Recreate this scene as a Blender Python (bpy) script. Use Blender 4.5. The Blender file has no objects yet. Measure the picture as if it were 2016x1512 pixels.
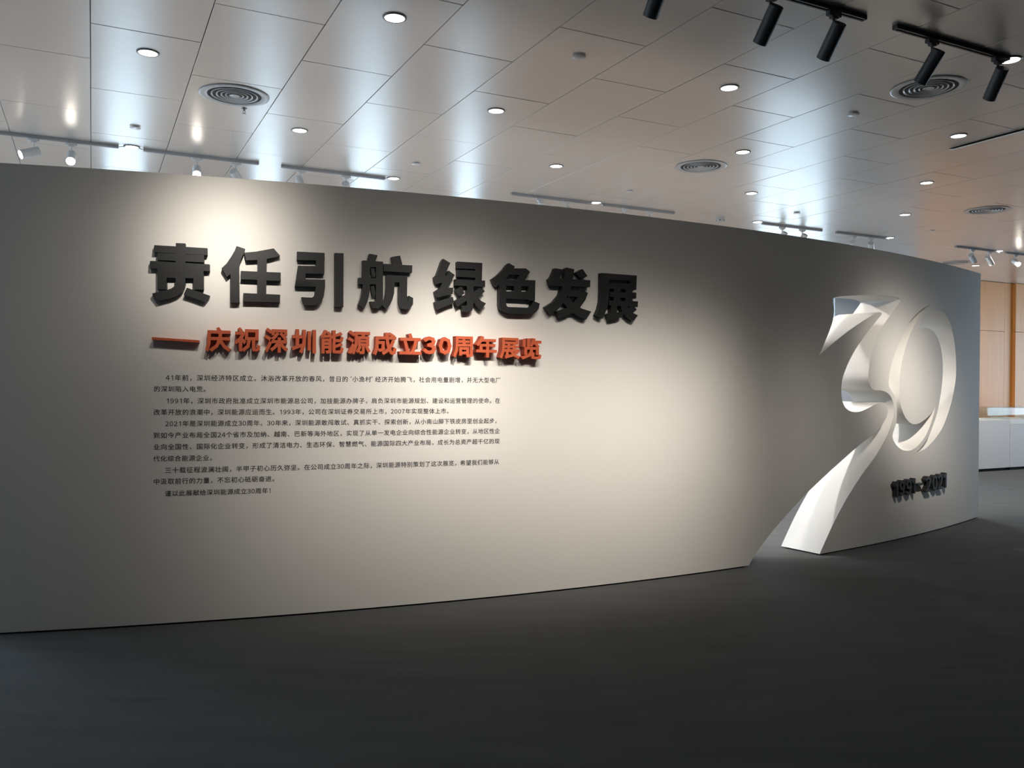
import bpy, bmesh, math, random
from mathutils import Vector, Matrix, geometry
S = bpy.context.scene
COL = S.collection
PI = math.pi

# ------------------------------------------------------------------ camera
FPX, PITCH, ROLL, TH, EYE = 1651.6, -0.00533, 0.00823, 0.46395, 1.56
_cp, _sp, _cr, _sr = math.cos(PITCH), math.sin(PITCH), math.cos(ROLL), math.sin(ROLL)
FWD = Vector((0, _cp, _sp)); _u0 = Vector((0, -_sp, _cp)); _x0 = Vector((1, 0, 0))
RGT = _cr * _x0 + _sr * _u0
UPV = -_sr * _x0 + _cr * _u0
cam = bpy.data.cameras.new('camera')
cam.sensor_fit = 'HORIZONTAL'; cam.sensor_width = 36.0; cam.lens = FPX / 2016 * 36
cam.clip_start = 0.05; cam.clip_end = 300
co = bpy.data.objects.new('camera', cam); COL.objects.link(co)
mw = Matrix.Identity(4)
for i in range(3):
    mw[i][0] = RGT[i]; mw[i][1] = UPV[i]; mw[i][2] = -FWD[i]
mw[2][3] = EYE
co.matrix_world = mw
S.camera = co

# ------------------------------------------------------------------ world, exposure
SKY = 10.0
W = bpy.data.worlds.new('world'); S.world = W; W.use_nodes = True
bg = W.node_tree.nodes['Background']
bg.inputs[0].default_value = (0.68, 0.83, 1.0, 1); bg.inputs[1].default_value = SKY
S.view_settings.view_transform = 'Standard'; S.view_settings.look = 'None'
S.view_settings.gamma = 1.0; S.view_settings.use_curve_mapping = False
S.view_settings.exposure = 0.0

# room frame: T runs along the far wall, D runs away from the viewer
dD = Vector((-math.sin(TH), math.cos(TH), 0)); dT = Vector((math.cos(TH), math.sin(TH), 0))
ZC = 3.577                       # ceiling height
def st(s, t, z=0.0): return dD * s + dT * t + Vector((0, 0, z))
MST = Matrix(((dT.x, dD.x, 0, 0), (dT.y, dD.y, 0, 0), (0, 0, 1, 0), (0, 0, 0, 1)))   # local x = T, y = D
def ray(px, py): return FWD * FPX + RGT * (px - 1008) - UPV * (py - 756)
# curved exhibition wall: circular arc in plan
CX, CY, RW, HW, TW = -6.7817, 21.7682, 17.1403, 2.833, 0.42
def wall(u, v, w=0.0):
    a = u / RW - PI / 2
    return Vector((CX + (RW + w) * math.cos(a), CY + (RW + w) * math.sin(a), v))
def uv(px, py, w=0.0):
    d = ray(px, py); ox, oy = -CX, -CY
    a = d.x * d.x + d.y * d.y; b = ox * d.x + oy * d.y; c = ox * ox + oy * oy - (RW + w) ** 2
    k = (-b - math.sqrt(b * b - a * c)) / a
    return (RW * (math.atan2(oy + d.y * k, ox + d.x * k) + PI / 2), EYE + d.z * k)

# daylight portals on the window openings are made with the windows; spot lamps in their builder
S.cycles.max_bounces = 8; S.cycles.diffuse_bounces = 4; S.cycles.glossy_bounces = 3
S.cycles.transparent_max_bounces = 24; S.cycles.transmission_bounces = 4
S.cycles.sample_clamp_indirect = 4.0; S.cycles.caustics_reflective = False; S.cycles.caustics_refractive = False
S.cycles.use_denoising = True

# ------------------------------------------------------------------ materials
def mat(name, col, rough=0.6, metal=0.0, spec=0.5, noise=None, bump=None, emit=None):
    m = bpy.data.materials.new(name); m.use_nodes = True; nt = m.node_tree
    p = nt.nodes['Principled BSDF']
    p.inputs['Base Color'].default_value = (*col, 1); p.inputs['Roughness'].default_value = rough
    p.inputs['Metallic'].default_value = metal; p.inputs['Specular IOR Level'].default_value = spec
    if noise:
        sc, amt = noise
        tc = nt.nodes.new('ShaderNodeTexCoord'); n = nt.nodes.new('ShaderNodeTexNoise')
        n.inputs['Scale'].default_value = sc; n.inputs['Detail'].default_value = 5
        r = nt.nodes.new('ShaderNodeMix'); r.data_type = 'RGBA'
        r.inputs[6].default_value = (*[c * (1 - amt) for c in col], 1)
        r.inputs[7].default_value = (*[min(1, c * (1 + amt)) for c in col], 1)
        nt.links.new(tc.outputs['Object'], n.inputs['Vector'])
        nt.links.new(n.outputs['Fac'], r.inputs[0]); nt.links.new(r.outputs[2], p.inputs['Base Color'])
    if bump:
        sc, st_ = bump
        tc = nt.nodes.new('ShaderNodeTexCoord'); n = nt.nodes.new('ShaderNodeTexNoise')
        n.inputs['Scale'].default_value = sc; n.inputs['Detail'].default_value = 3
        b = nt.nodes.new('ShaderNodeBump'); b.inputs['Strength'].default_value = st_; b.inputs['Distance'].default_value = 0.004
        nt.links.new(tc.outputs['Object'], n.inputs['Vector'])
        nt.links.new(n.outputs['Fac'], b.inputs['Height']); nt.links.new(b.outputs['Normal'], p.inputs['Normal'])
    if emit:
        p.inputs['Emission Color'].default_value = (*emit[0], 1); p.inputs['Emission Strength'].default_value = emit[1]
    return m
M = {}
M['paint'] = mat('white_wall_paint', (0.80, 0.775, 0.735), 0.62, spec=0.3, bump=(60, 0.04))
M['letter_dark'] = mat('charcoal_acrylic', (0.020, 0.021, 0.022), 0.45, spec=0.3)
M['letter_red'] = mat('orange_red_acrylic', (0.52, 0.105, 0.045), 0.45, spec=0.3)
M['ink'] = mat('black_vinyl_print', (0.02, 0.02, 0.02), 0.6)
M['panel'] = mat('satin_metal_ceiling', (0.80, 0.75, 0.705), 0.29, metal=0.35, spec=0.6, noise=(0.5, 0.03))
M['plenum'] = mat('dark_plenum', (0.03, 0.03, 0.03), 0.9)
M['room'] = mat('room_wall_paint', (0.16, 0.155, 0.15), 0.7)
M['cream'] = mat('cream_wall_paint', (0.80, 0.65, 0.54), 0.6)
M['grey_wall'] = mat('grey_wall_paint', (0.45, 0.48, 0.52), 0.6)
M['track_w'] = mat('grey_track_metal', (0.42, 0.43, 0.46), 0.45, metal=0.3)
M['track_b'] = mat('black_track_metal', (0.012, 0.012, 0.013), 0.4)
M['lamp_w'] = mat('white_lamp_metal', (0.86, 0.87, 0.88), 0.4)
M['lamp_b'] = mat('black_lamp_metal', (0.045, 0.045, 0.048), 0.5, bump=(300, 0.1))
M['lens_on'] = mat('lit_lens', (1, 1, 1), 0.4, emit=((1.0, 0.93, 0.82), 30))
M['lens_dim'] = mat('lamp_lens', (0.6, 0.6, 0.6), 0.3, emit=((1.0, 0.93, 0.82), 3))
M['down_on'] = mat('lit_downlight', (1, 1, 1), 0.4, emit=((1.0, 0.96, 0.92), 7))
M['down_off'] = mat('white_plate', (0.85, 0.84, 0.83), 0.35, metal=0.25)
M['ring'] = mat('grey_trim_ring', (0.22, 0.22, 0.23), 0.35, metal=0.4)
M['vent'] = mat('grey_air_vent', (0.62, 0.63, 0.64), 0.35, metal=0.25)
M['vent_dark'] = mat('dark_vent_throat', (0.06, 0.06, 0.065), 0.8)
M['plastic'] = mat('white_plastic', (0.7, 0.7, 0.68), 0.5)
M['plinth'] = mat('showcase_paint', (0.66, 0.66, 0.68), 0.5)
M['tray'] = mat('white_tray', (0.85, 0.87, 0.87), 0.5)
M['paper'] = mat('white_paper', (0.8, 0.82, 0.82), 0.7)
M['paper_grey'] = mat('grey_print', (0.25, 0.28, 0.30), 0.7)
M['frame'] = mat('dark_window_frame', (0.06, 0.065, 0.07), 0.4, metal=0.5)
M['base'] = mat('black_base', (0.01, 0.01, 0.01), 0.9)

def carpet():
    m = bpy.data.materials.new('charcoal_carpet'); m.use_nodes = True; nt = m.node_tree
    p = nt.nodes['Principled BSDF']; p.inputs['Roughness'].default_value = 0.95
    p.inputs['Specular IOR Level'].default_value = 0.15
    tc = nt.nodes.new('ShaderNodeTexCoord')
    n1 = nt.nodes.new('ShaderNodeTexNoise'); n1.inputs['Scale'].default_value = 160; n1.inputs['Detail'].default_value = 3
    n2 = nt.nodes.new('ShaderNodeTexNoise'); n2.inputs['Scale'].default_value = 1.4; n2.inputs['Detail'].default_value = 4
    mp = nt.nodes.new('ShaderNodeMapping'); mp.inputs['Scale'].default_value = (1, 5, 1)
    mx = nt.nodes.new('ShaderNodeMath'); mx.operation = 'MULTIPLY_ADD'; mx.inputs[1].default_value = 0.5
    r = nt.nodes.new('ShaderNodeMix'); r.data_type = 'RGBA'
    r.inputs[6].default_value = (0.055, 0.056, 0.056, 1); r.inputs[7].default_value = (0.135, 0.136, 0.135, 1)
    nt.links.new(tc.outputs['Object'], n1.inputs['Vector'])
    nt.links.new(tc.outputs['Object'], mp.inputs['Vector']); nt.links.new(mp.outputs[0], n2.inputs['Vector'])
    nt.links.new(n1.outputs['Fac'], mx.inputs[0])
    h = nt.nodes.new('ShaderNodeMath'); h.operation = 'MULTIPLY'; h.inputs[1].default_value = 0.5
    nt.links.new(n2.outputs['Fac'], h.inputs[0]); nt.links.new(h.outputs[0], mx.inputs[2])
    nt.links.new(mx.outputs[0], r.inputs[0]); nt.links.new(r.outputs[2], p.inputs['Base Color'])
    b = nt.nodes.new('ShaderNodeBump'); b.inputs['Strength'].default_value = 0.5; b.inputs['Distance'].default_value = 0.004
    nt.links.new(n1.outputs['Fac'], b.inputs['Height']); nt.links.new(b.outputs['Normal'], p.inputs['Normal'])
    return m
M['carpet'] = carpet()
def wood():
    m = bpy.data.materials.new('light_timber_veneer'); m.use_nodes = True; nt = m.node_tree
    p = nt.nodes['Principled BSDF']; p.inputs['Roughness'].default_value = 0.45
    tc = nt.nodes.new('ShaderNodeTexCoord'); mp = nt.nodes.new('ShaderNodeMapping')
    mp.inputs['Scale'].default_value = (14, 14, 0.6)
    n = nt.nodes.new('ShaderNodeTexNoise'); n.inputs['Scale'].default_value = 1.5; n.inputs['Detail'].default_value = 6
    r = nt.nodes.new('ShaderNodeMix'); r.data_type = 'RGBA'
    r.inputs[6].default_value = (0.64, 0.28, 0.07, 1); r.inputs[7].default_value = (0.80, 0.40, 0.125, 1)
    nt.links.new(tc.outputs['Object'], mp.inputs['Vector']); nt.links.new(mp.outputs[0], n.inputs['Vector'])
    nt.links.new(n.outputs['Fac'], r.inputs[0]); nt.links.new(r.outputs[2], p.inputs['Base Color'])
    return m
M['wood'] = wood()
def glass(name, tint, refl):
    m = bpy.data.materials.new(name); m.use_nodes = True; nt = m.node_tree
    nt.nodes.remove(nt.nodes['Principled BSDF']); out = nt.nodes['Material Output']
    t = nt.nodes.new('ShaderNodeBsdfTransparent'); t.inputs[0].default_value = (*tint, 1)
    g = nt.nodes.new('ShaderNodeBsdfGlossy'); g.inputs['Roughness'].default_value = 0.02
    lw = nt.nodes.new('ShaderNodeLayerWeight'); lw.inputs[0].default_value = 0.5
    pw = nt.nodes.new('ShaderNodeMath'); pw.operation = 'POWER'; pw.inputs[1].default_value = 4.0
    fr = nt.nodes.new('ShaderNodeMath'); fr.operation = 'MULTIPLY_ADD'; fr.inputs[1].default_value = 0.7; fr.inputs[2].default_value = refl
    nt.links.new(lw.outputs['Facing'], pw.inputs[0]); nt.links.new(pw.outputs[0], fr.inputs[0])
    mx = nt.nodes.new('ShaderNodeMixShader')
    nt.links.new(fr.outputs[0], mx.inputs[0]); nt.links.new(t.outputs[0], mx.inputs[1]); nt.links.new(g.outputs[0], mx.inputs[2])
    nt.links.new(mx.outputs[0], out.inputs[0])
    return m
M['glass'] = glass('clear_glass', (0.975, 0.992, 0.99), 0.03)
M['win_glass'] = glass('window_glass', (0.95, 0.98, 0.99), 0.02)

# ------------------------------------------------------------------ helpers
def link_mesh(name, me, m=None, parent=None, smooth=False, angle=None):
    if m is not None: me.materials.append(m)
    if smooth:
        for p in me.polygons: p.use_smooth = True
        if angle is not None: me.set_sharp_from_angle(angle=angle)
    o = bpy.data.objects.new(name, me); COL.objects.link(o)
    if parent is not None: o.parent = parent
    return o
def bm_obj(name, bm, m, parent=None, smooth=False, angle=math.radians(35)):
    bmesh.ops.recalc_face_normals(bm, faces=bm.faces)
    me = bpy.data.meshes.new(name); bm.to_mesh(me); bm.free()
    return link_mesh(name, me, m, parent, smooth, angle)
def tag(o, label=None, cat=None, group=None, kind=None):
    if label: o['label'] = label
    if cat: o['category'] = cat
    if group: o['group'] = group
    if kind: o['kind'] = kind
    return o
def empty(name, loc, rz=0.0):
    o = bpy.data.objects.new(name, None); COL.objects.link(o)
    o.location = loc; o.rotation_euler = (0, 0, rz); o.empty_display_size = 0.1
    return o
def box(bm, x0, x1, y0, y1, z0, z1, bev=0.0, mtx=None):
    r = bmesh.ops.create_cube(bm, size=1.0)
    vs = r['verts']
    for v in vs:
        v.co = Vector(((x0 + x1) / 2 + v.co.x * (x1 - x0), (y0 + y1) / 2 + v.co.y * (y1 - y0), (z0 + z1) / 2 + v.co.z * (z1 - z0)))
    if bev > 0:
        es = list({e for v in vs for e in v.link_edges})
        bmesh.ops.bevel(bm, geom=es, offset=bev, segments=1, affect='EDGES')
    elif mtx is not None:
        for v in vs: v.co = mtx @ v.co
def lathe(bm, prof, n=24, cap=True):
    rings = []
    for r, z in prof:
        if r < 1e-6: rings.append([bm.verts.new((0, 0, z))])
        else: rings.append([bm.verts.new((r * math.cos(2 * PI * k / n), r * math.sin(2 * PI * k / n), z)) for k in range(n)])
    for a, b in zip(rings, rings[1:]):
        for k in range(n):
            k2 = (k + 1) % n
            if len(a) == 1 and len(b) == 1: continue
            if len(a) == 1: bm.faces.new((a[0], b[k], b[k2]))
            elif len(b) == 1: bm.faces.new((a[k], a[k2], b[0]))
            else: bm.faces.new((a[k], a[k2], b[k2], b[k]))
def cyl_between(bm, a, b, r, n=8):
    a = Vector(a); b = Vector(b); d = b - a; L = d.length
    q = d.to_track_quat('Z', 'Y').to_matrix().to_4x4(); q.translation = a
    vs0 = len(bm.verts)
    ra = [bm.verts.new(q @ Vector((r * math.cos(2 * PI * k / n), r * math.sin(2 * PI * k / n), 0))) for k in range(n)]
    rb = [bm.verts.new(q @ Vector((r * math.cos(2 * PI * k / n), r * math.sin(2 * PI * k / n), L))) for k in range(n)]
    for k in range(n): bm.faces.new((ra[k], ra[(k + 1) % n], rb[(k + 1) % n], rb[k]))
    bm.faces.new(ra[::-1]); bm.faces.new(rb)

def union2d(polys, holes=(), eps=1e-5):
    """2-D union of polygons minus holes -> (verts, tris)"""
    vs, fs = [], []
    for p in list(polys) + list(holes):
        ar = sum(p[i - 1][0] * p[i][1] - p[i][0] * p[i - 1][1] for i in range(len(p)))
        if ar < 0: p = p[::-1]
        k = len(vs); vs += [Vector((float(a), float(b))) for a, b in p]; fs.append(list(range(k, k + len(p))))
    npoly = len(polys)
    ov, oe, of, a, b, ids = geometry.delaunay_2d_cdt(vs, [], fs, 1, eps, True)
    tris = []
    for f, src in zip(of, ids):
        if not src: continue
        if any(i >= npoly for i in src): continue
        tris.append(list(f))
    return ov, tris
def solid(vs, tris, w0, w1, fn):
    """extrude flat tris between w0 (back) and w1 (front) through fn(u,v,w)"""
    bm = bmesh.new(); used = sorted({i for t in tris for i in t})
    fr = {i: bm.verts.new(fn(vs[i][0], vs[i][1], w1)) for i in used}
    bk = {i: bm.verts.new(fn(vs[i][0], vs[i][1], w0)) for i in used}
    ec = {}
    for t in tris:
        a, b, c = [vs[i] for i in t]
        if (b[0] - a[0]) * (c[1] - a[1]) - (b[1] - a[1]) * (c[0] - a[0]) < 0: t = t[::-1]
        try:
            bm.faces.new([fr[i] for i in t]); bm.faces.new([bk[i] for i in t[::-1]])
        except ValueError: continue
        for k in range(3):
            e = (t[k], t[(k + 1) % 3]); ec[e] = 1
    for (i, j) in ec:
        if (j, i) not in ec: bm.faces.new((fr[j], fr[i], bk[i], bk[j]))
    return bm

# ------------------------------------------------------------------ room shell
FS, TL, TR, BS = 10.6, -7.0, 22.0, -5.0        # far wall, left, right, behind
def st_box(name, s0, s1, t0, t1, z0, z1, m, parent=None, bev=0.0):
    bm = bmesh.new(); box(bm, t0, t1, s0, s1, z0, z1, bev); bm.transform(MST)
    return bm_obj(name, bm, m, parent)
fl = st_box('floor', BS, FS + 0.6, TL, TR, -0.1, 0.0, M['carpet']); tag(fl, kind='structure')
ce = st_box('ceiling', BS, FS + 0.6, TL, TR, ZC + 0.014, ZC + 0.12, M['plenum']); tag(ce, kind='structure')
wl = st_box('wall_behind', BS - 0.2, BS, TL - 0.2, TR + 0.2, -0.1, ZC + 0.12, M['room']); tag(wl, kind='structure')
# ceiling panels 0.6 x 1.2 m, brick bond, each its own piece
U = 0.6
def panel_mesh():
    bm = bmesh.new(); g = 0.0022
    box(bm, g, U - g, g, 2 * U - g, 0, 0.012, 0.0)
    es = [e for e in bm.edges if all(v.co.z < 0.001 for v in e.verts)]
    bmesh.ops.bevel(bm, geom=es, offset=0.0018, segments=1, affect='EDGES')
    bmesh.ops.recalc_face_normals(bm, faces=bm.faces)
    me = bpy.data.meshes.new('ceiling_panel'); bm.to_mesh(me); bm.free(); me.materials.append(M['panel'])
    return me
pm = panel_mesh()
def proj(P):
    d = P - Vector((0, 0, EYE)); z = d.dot(FWD)
    return (1008 + FPX * d.dot(RGT) / max(z, 1e-3), 756 - FPX * d.dot(UPV) / max(z, 1e-3), z)
rng = random.Random(4)
seen, rest = [], []
for c in range(-12, 37):
    ph = 1 if c % 2 == 0 else 0
    for r in range(-10, 19):
        if (r - ph) % 2: continue
        s0, t0 = r * U - 0.018, c * U - 0.02
        if s0 < BS or s0 > FS - 0.05 or t0 < TL or t0 + U > TR: continue
        ps = [proj(st(s0 + a * 1.2, t0 + b * U, ZC)) for a in (0, .5, 1) for b in (0, .5, 1)]
        vis = any(z > 0.3 and -30 < x < 2050 and -30 < y < 800 for x, y, z in ps)
        # hidden behind the top of the exhibition wall
        (seen if vis else rest).append((s0, t0, min(p[2] for p in ps)))
seen.sort(key=lambda a: a[2])
rest += seen[295:]; seen = seen[:295]
for s0, t0, _ in seen:
    o = bpy.data.objects.new('ceiling_panel', pm); COL.objects.link(o); o.parent = ce
    o.rotation_euler = (rng.uniform(-.0006, .0006), rng.uniform(-.0010, .0010), TH)
    o.location = st(s0, t0, ZC)
    if s0 + 1.2 > FS: o.scale.y = (FS - 0.002 - s0) / 1.2
    if abs(t0 / U - 11) < 0.3 and abs(s0 / U - 6) < 0.3:      # one access panel hangs slightly open
        o.rotation_euler = (0, math.radians(-2.2), TH); o.location = st(s0, t0, ZC - 0.023)
        o['label'] = 'access panel with one long edge hanging slightly open'
bm = bmesh.new()
for s0, t0, _ in rest:
    b2 = bmesh.new(); b2.from_mesh(pm); b2.transform(Matrix.Diagonal((1, min(1.0, (FS - 0.002 - s0) / 1.2), 1, 1))); b2.transform(Matrix.Translation(Vector((t0, s0, ZC)))); b2.transform(MST)
    tmp = bpy.data.meshes.new('x'); b2.to_mesh(tmp); b2.free(); bm.from_mesh(tmp); bpy.data.meshes.remove(tmp)
o = bm_obj('ceiling_panels_beyond', bm, M['panel'], ce); o['kind'] = 'stuff'; o.name = 'ceiling_panelling'

# far wall: timber panels between window slots
def portal(s, t0, t1, z0, z1, rot):
    li = bpy.data.lights.new('window_daylight', 'AREA'); li.shape = 'RECTANGLE'
    li.size = t1 - t0; li.size_y = z1 - z0; li.cycles.is_portal = True
    lo = bpy.data.objects.new('window_daylight', li); COL.objects.link(lo)
    return lo
wins = [(-6.2, -2.7), (0.08, 0.57), (1.72, 2.13), (2.96, 3.52), (4.42, 4.86), (9.85, 11.6)]
wb = st_box('wall_far', FS + 0.55, FS + 0.6, TL - 0.2, TR + 0.2, ZC - 0.0, ZC + 0.12, M['room']); tag(wb, kind='structure')
segs = []; prev = TL
for a, b in wins: segs.append((prev, a)); prev = b
segs.append((prev, TR))
for a, b in segs:
    o = st_box('wall_core', FS + 0.03, FS + 0.25, a, b, 0.0, ZC + 0.014, M['room'], wb)
for a, b in wins:
    st_box('wall_core', FS + 0.03, FS + 0.25, a, b, 3.42, ZC + 0.014, M['room'], wb)
    st_box('wall_core', FS + 0.03, FS + 0.25, a, b, 0.0, 0.06, M['room'], wb)
def tpanels(a, b, s=FS, dz=(0.10, 2.60, 3.572), wood_='wood', depth=0.03):
    n = max(1, round((b - a) / 1.275)); w = (b - a) / n
    for k in range(n):
        for z0, z1 in zip(dz, dz[1:]):
            bm = bmesh.new(); box(bm, a + k * w + 0.003, a + (k + 1) * w - 0.003, s, s + depth, z0 + 0.003, z1 - 0.003, 0.002); bm.transform(MST)
            bm_obj('timber_panel' if wood_ == 'wood' else 'painted_panel', bm, M[wood_], wb)
tpanels(TL, -6.2, wood_='cream'); tpanels(-2.7, 0.08, wood_='cream'); tpanels(0.57, 1.72, wood_='cream'); tpanels(2.13, 2.96, wood_='cream'); tpanels(3.52, 4.42, wood_='cream')
tpanels(4.86, 9.85, wood_='cream')
tpanels(11.6, 13.72, wood_='grey_wall')
tpanels(13.75, 16.30)
tpanels(16.56, TR, s=FS - 0.06, depth=0.09)
bm = bmesh.new(); box(bm, 16.30, 16.56, FS + 0.0, FS + 0.03, 0.1, 3.572, 0.0); bm.transform(MST)
bm_obj('recessed_strip', bm, M['wood'], wb)
for i, (a, b) in enumerate(wins):
    w = empty('window_%d' % (i + 1), st(FS, (a + b) / 2, 0.06)); tag(w, kind='structure')
    w.matrix_world = Matrix.Translation(st(FS, (a + b) / 2, 0.06)) @ Matrix.Rotation(TH, 4, 'Z')
    h = 3.36; hw = (b - a) / 2
    bm = bmesh.new()
    box(bm, -hw, -hw + .04, .08, .14, 0, h); box(bm, hw - .04, hw, .08, .14, 0, h)
    box(bm, -hw, hw, .08, .14, 0, .05); box(bm, -hw, hw, .08, .14, h - .05, h)
    bm_obj('window_frame', bm, M['frame'], w)
    bm = bmesh.new(); box(bm, -hw + .03, hw - .03, .105, .111, .04, h - .04); bm_obj('pane', bm, M['win_glass'], w)
    li = bpy.data.lights.new('window_daylight', 'AREA'); li.shape = 'RECTANGLE'; li.size = b - a; li.size_y = h
    li.cycles.is_portal = True
    lo = bpy.data.objects.new('window_daylight', li); COL.objects.link(lo)
    lo.matrix_world = Matrix.Translation(st(FS + 0.3, (a + b) / 2, 0.06 + h / 2)) @ Matrix.Rotation(TH, 4, 'Z') @ Matrix.Rotation(-PI / 2, 4, 'X')
RWS = (5.4, 9.6)
# side walls, each with one wide tall window
def side_wall(side, x0, x1, s0, s1, n, div, face):
    for a, b, z0 in ((BS, s0, -0.1), (s1, FS + 0.6, -0.1), (s0, s1, 3.3)):
        o = st_box('wall_' + side, a, b, x0, x1, z0, ZC + 0.12, M['room']); tag(o, kind='structure')
    w = empty('window_%d' % n, st((s0 + s1) / 2, (x0 + x1) / 2, 0)); tag(w, kind='structure')
    w.matrix_world = Matrix.Translation(st((s0 + s1) / 2, (x0 + x1) / 2, 0)) @ Matrix.Rotation(TH, 4, 'Z')
    bm = bmesh.new(); hw = (s1 - s0) / 2
    for k in range(div + 1):
        y = -hw + (2 * hw - .05) * k / div; box(bm, -.03, .03, y, y + .05, 0, 3.3)
    box(bm, -.03, .03, -hw, hw, 0, .06); box(bm, -.03, .03, -hw, hw, 3.24, 3.3)
    bm_obj('window_frame', bm, M['frame'], w)
    for k in range(div):
        bm = bmesh.new(); box(bm, -.004, .004, -hw + 2 * hw * k / div + .03, -hw + 2 * hw * (k + 1) / div - .02, .05, 3.25); bm_obj('pane', bm, M['win_glass'], w)
    li = bpy.data.lights.new('window_daylight', 'AREA'); li.shape = 'RECTANGLE'; li.size = 2 * hw; li.size_y = 3.3; li.cycles.is_portal = True
    lo = bpy.data.objects.new('window_daylight', li); COL.objects.link(lo)
    xx = x1 + .05 if face < 0 else x0 - .05
    lo.matrix_world = Matrix.Translation(st((s0 + s1) / 2, xx, 1.65)) @ Matrix.Rotation(TH, 4, 'Z') @ Matrix.Rotation(PI / 2 * face, 4, 'Z') @ Matrix.Rotation(-PI / 2, 4, 'X')
side_wall('right', TR, TR + 0.2, RWS[0], RWS[1], 7, 3, -1)
side_wall('left', TL - 0.2, TL, 6.4, 10.2, 8, 3, 1)
# pavement outside, so the windows look on to ground and sky
o = st_box('ground_outside', FS + 0.7, FS + 60, -60, 80, -0.3, -0.12, mat('pale_paving', (0.35, 0.35, 0.34), 0.8)); tag(o, kind='structure'); o.name = 'floor_outside'

# ------------------------------------------------------------------ exhibition wall with the cut-out 30
three = [(1639.5,587.5),(1646,584.8),(1659.5,583),(1689,581.3),(1726.5,580.8),(1748.8,582.3),(1765,585),(1771,588),(1772.5,591.5),(1770.5,596),
 (1757.7,613.6),(1742.9,634.4),(1729.5,654.5),(1722,675),(1714.6,701.4),(1710.9,723.7),(1709.4,740),(1710.1,750),(1713.4,760.5),(1719,767),(1726,768.6),
 (1733.9,768.8),(1742.9,771.3),(1751.8,778),(1757.7,789.9),(1760,803.3),(1758.5,821.2),(1753.3,839),(1745.8,858.5),(1733.9,880.7),(1722,900.6),
 (1693.9,938.6),(1667,981.4),(1645.7,1020.7),(1629.6,1054.6),(1611.8,1094.8)]
three_l = [(1472.5,1117.5),(1483,1097.5),(1502.9,1069),(1531.4,1033),(1560,1001.5),(1585,974.5),(1620.7,940),(1656.4,907.5),(1690,878),(1719,855.4),
 (1733.9,840),(1742.9,827),(1747.3,815),(1748.3,803.3),(1745.4,796.2),(1738.4,792.4),(1726.5,794.4),(1711.6,802.3),(1696.7,809.3),(1684.8,811.6),(1674.4,809.6),
 (1664,801.8),(1658.6,788.5),(1656.3,772),(1657.3,754.2),(1661,737.9),(1671.4,711.8),(1686.3,684.5),(1704.2,659.7),(1722,636.2),(1733.5,622.3),(1735.8,618),(1734.7,615),(1729.5,615),
 (1711.6,624),(1681.8,643.3),(1652,665.7),(1629.8,684.5),(1613.4,699),(1619.3,685),(1629.8,659.5),(1638.7,634.4),(1641.6,618),(1642,606),(1639.7,595)]
zero_a = [(1832.9,598.7),(1817.3,607.5),(1805.4,617.5),(1795,629),(1785.5,643),(1777,660.5),(1766.7,684.5),(1759,705),(1753.3,726.7),(1750.6,742),(1749.6,757),
 (1754,767.5),(1760.7,778),(1765,793),(1766,811),(1764.4,833),(1758,853.5),(1757.7,862.9),(1763.7,874.8),(1774,884.4),(1784.5,887.4),(1796.4,885.2),(1808.3,876.3),
 (1820.2,861.4),(1829,843.5),(1836.6,821),(1841.8,800),(1835,812),(1823,824.5),(1811,832.6),(1799.4,835.5),(1789,830),(1779.5,816),(1773,795.5),(1770.6,772),(1771.2,745),
 (1773.4,723.7),(1778.6,698.4),(1786,673),(1796.4,647.8),(1808.3,625.5),(1820.2,610.6)]
zero_b = [(1808.3,648.5),(1812.8,636),(1820,625.5),(1832,615.8),(1844,611.3),(1853,612.8),(1861.9,619.5),(1870.8,637.4),(1876.8,661),(1880.5,686.5),(1882.2,712),(1882,740),
 (1878.3,767.6),(1872.3,794.4),(1863.4,822.7),(1853,846.5),(1838,867.3),(1823,882.2),(1811.3,888.9),(1803.9,891),(1815.8,877.7),(1827.7,859.9),(1838,834.6),(1845.5,810.8),
 (1851.5,779.5),(1854.5,757.2),(1856.2,735),(1856,712),(1853,688),(1847,667),(1838,652.3),(1826.2,646),(1816,645.2)]
def smooth_poly(pts, closed=True, sub=2):
    out = []; n = len(pts)
    for i in range(n if closed else n - 1):
        p0, p1, p2, p3 = pts[i - 1] if closed or i else pts[i], pts[i], pts[(i + 1) % n], pts[(i + 2) % n] if closed or i + 2 < n else pts[i + 1]
        # keep real corners
        out.append(p1)
        def ang(a, b, c):
            v1 = (b[0] - a[0], b[1] - a[1]); v2 = (c[0] - b[0], c[1] - b[1])
            return abs(math.atan2(v1[0] * v2[1] - v1[1] * v2[0], v1[0] * v2[0] + v1[1] * v2[1]))
        t1 = (0, 0) if ang(p0, p1, p2) > 1.2 else ((p2[0] - p0[0]) / 2, (p2[1] - p0[1]) / 2)
        t2 = (0, 0) if ang(p1, p2, p3) > 1.2 else ((p3[0] - p1[0]) / 2, (p3[1] - p1[1]) / 2)
        L = math.dist(p1, p2)
        def lim(t):
            m = math.hypot(*t); return t if m <= L * 1.2 or m == 0 else (t[0] * L * 1.2 / m, t[1] * L * 1.2 / m)
        if t1 == (0, 0): t1 = ((p2[0] - p1[0]) , (p2[1] - p1[1]) )
        if t2 == (0, 0): t2 = ((p2[0] - p1[0]) , (p2[1] - p1[1]) )
        t1 = lim(t1); t2 = lim(t2)
        for k in range(1, sub + 1):
            s = k / (sub + 1); a = 2 * s**3 - 3 * s**2 + 1; b = s**3 - 2 * s**2 + s; c = -2 * s**3 + 3 * s**2; d = s**3 - s**2
            out.append((a * p1[0] + b * t1[0] + c * p2[0] + d * t2[0], a * p1[1] + b * t1[1] + c * p2[1] + d * t2[1]))
    if not closed: out.append(pts[-1])
    return out
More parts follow.
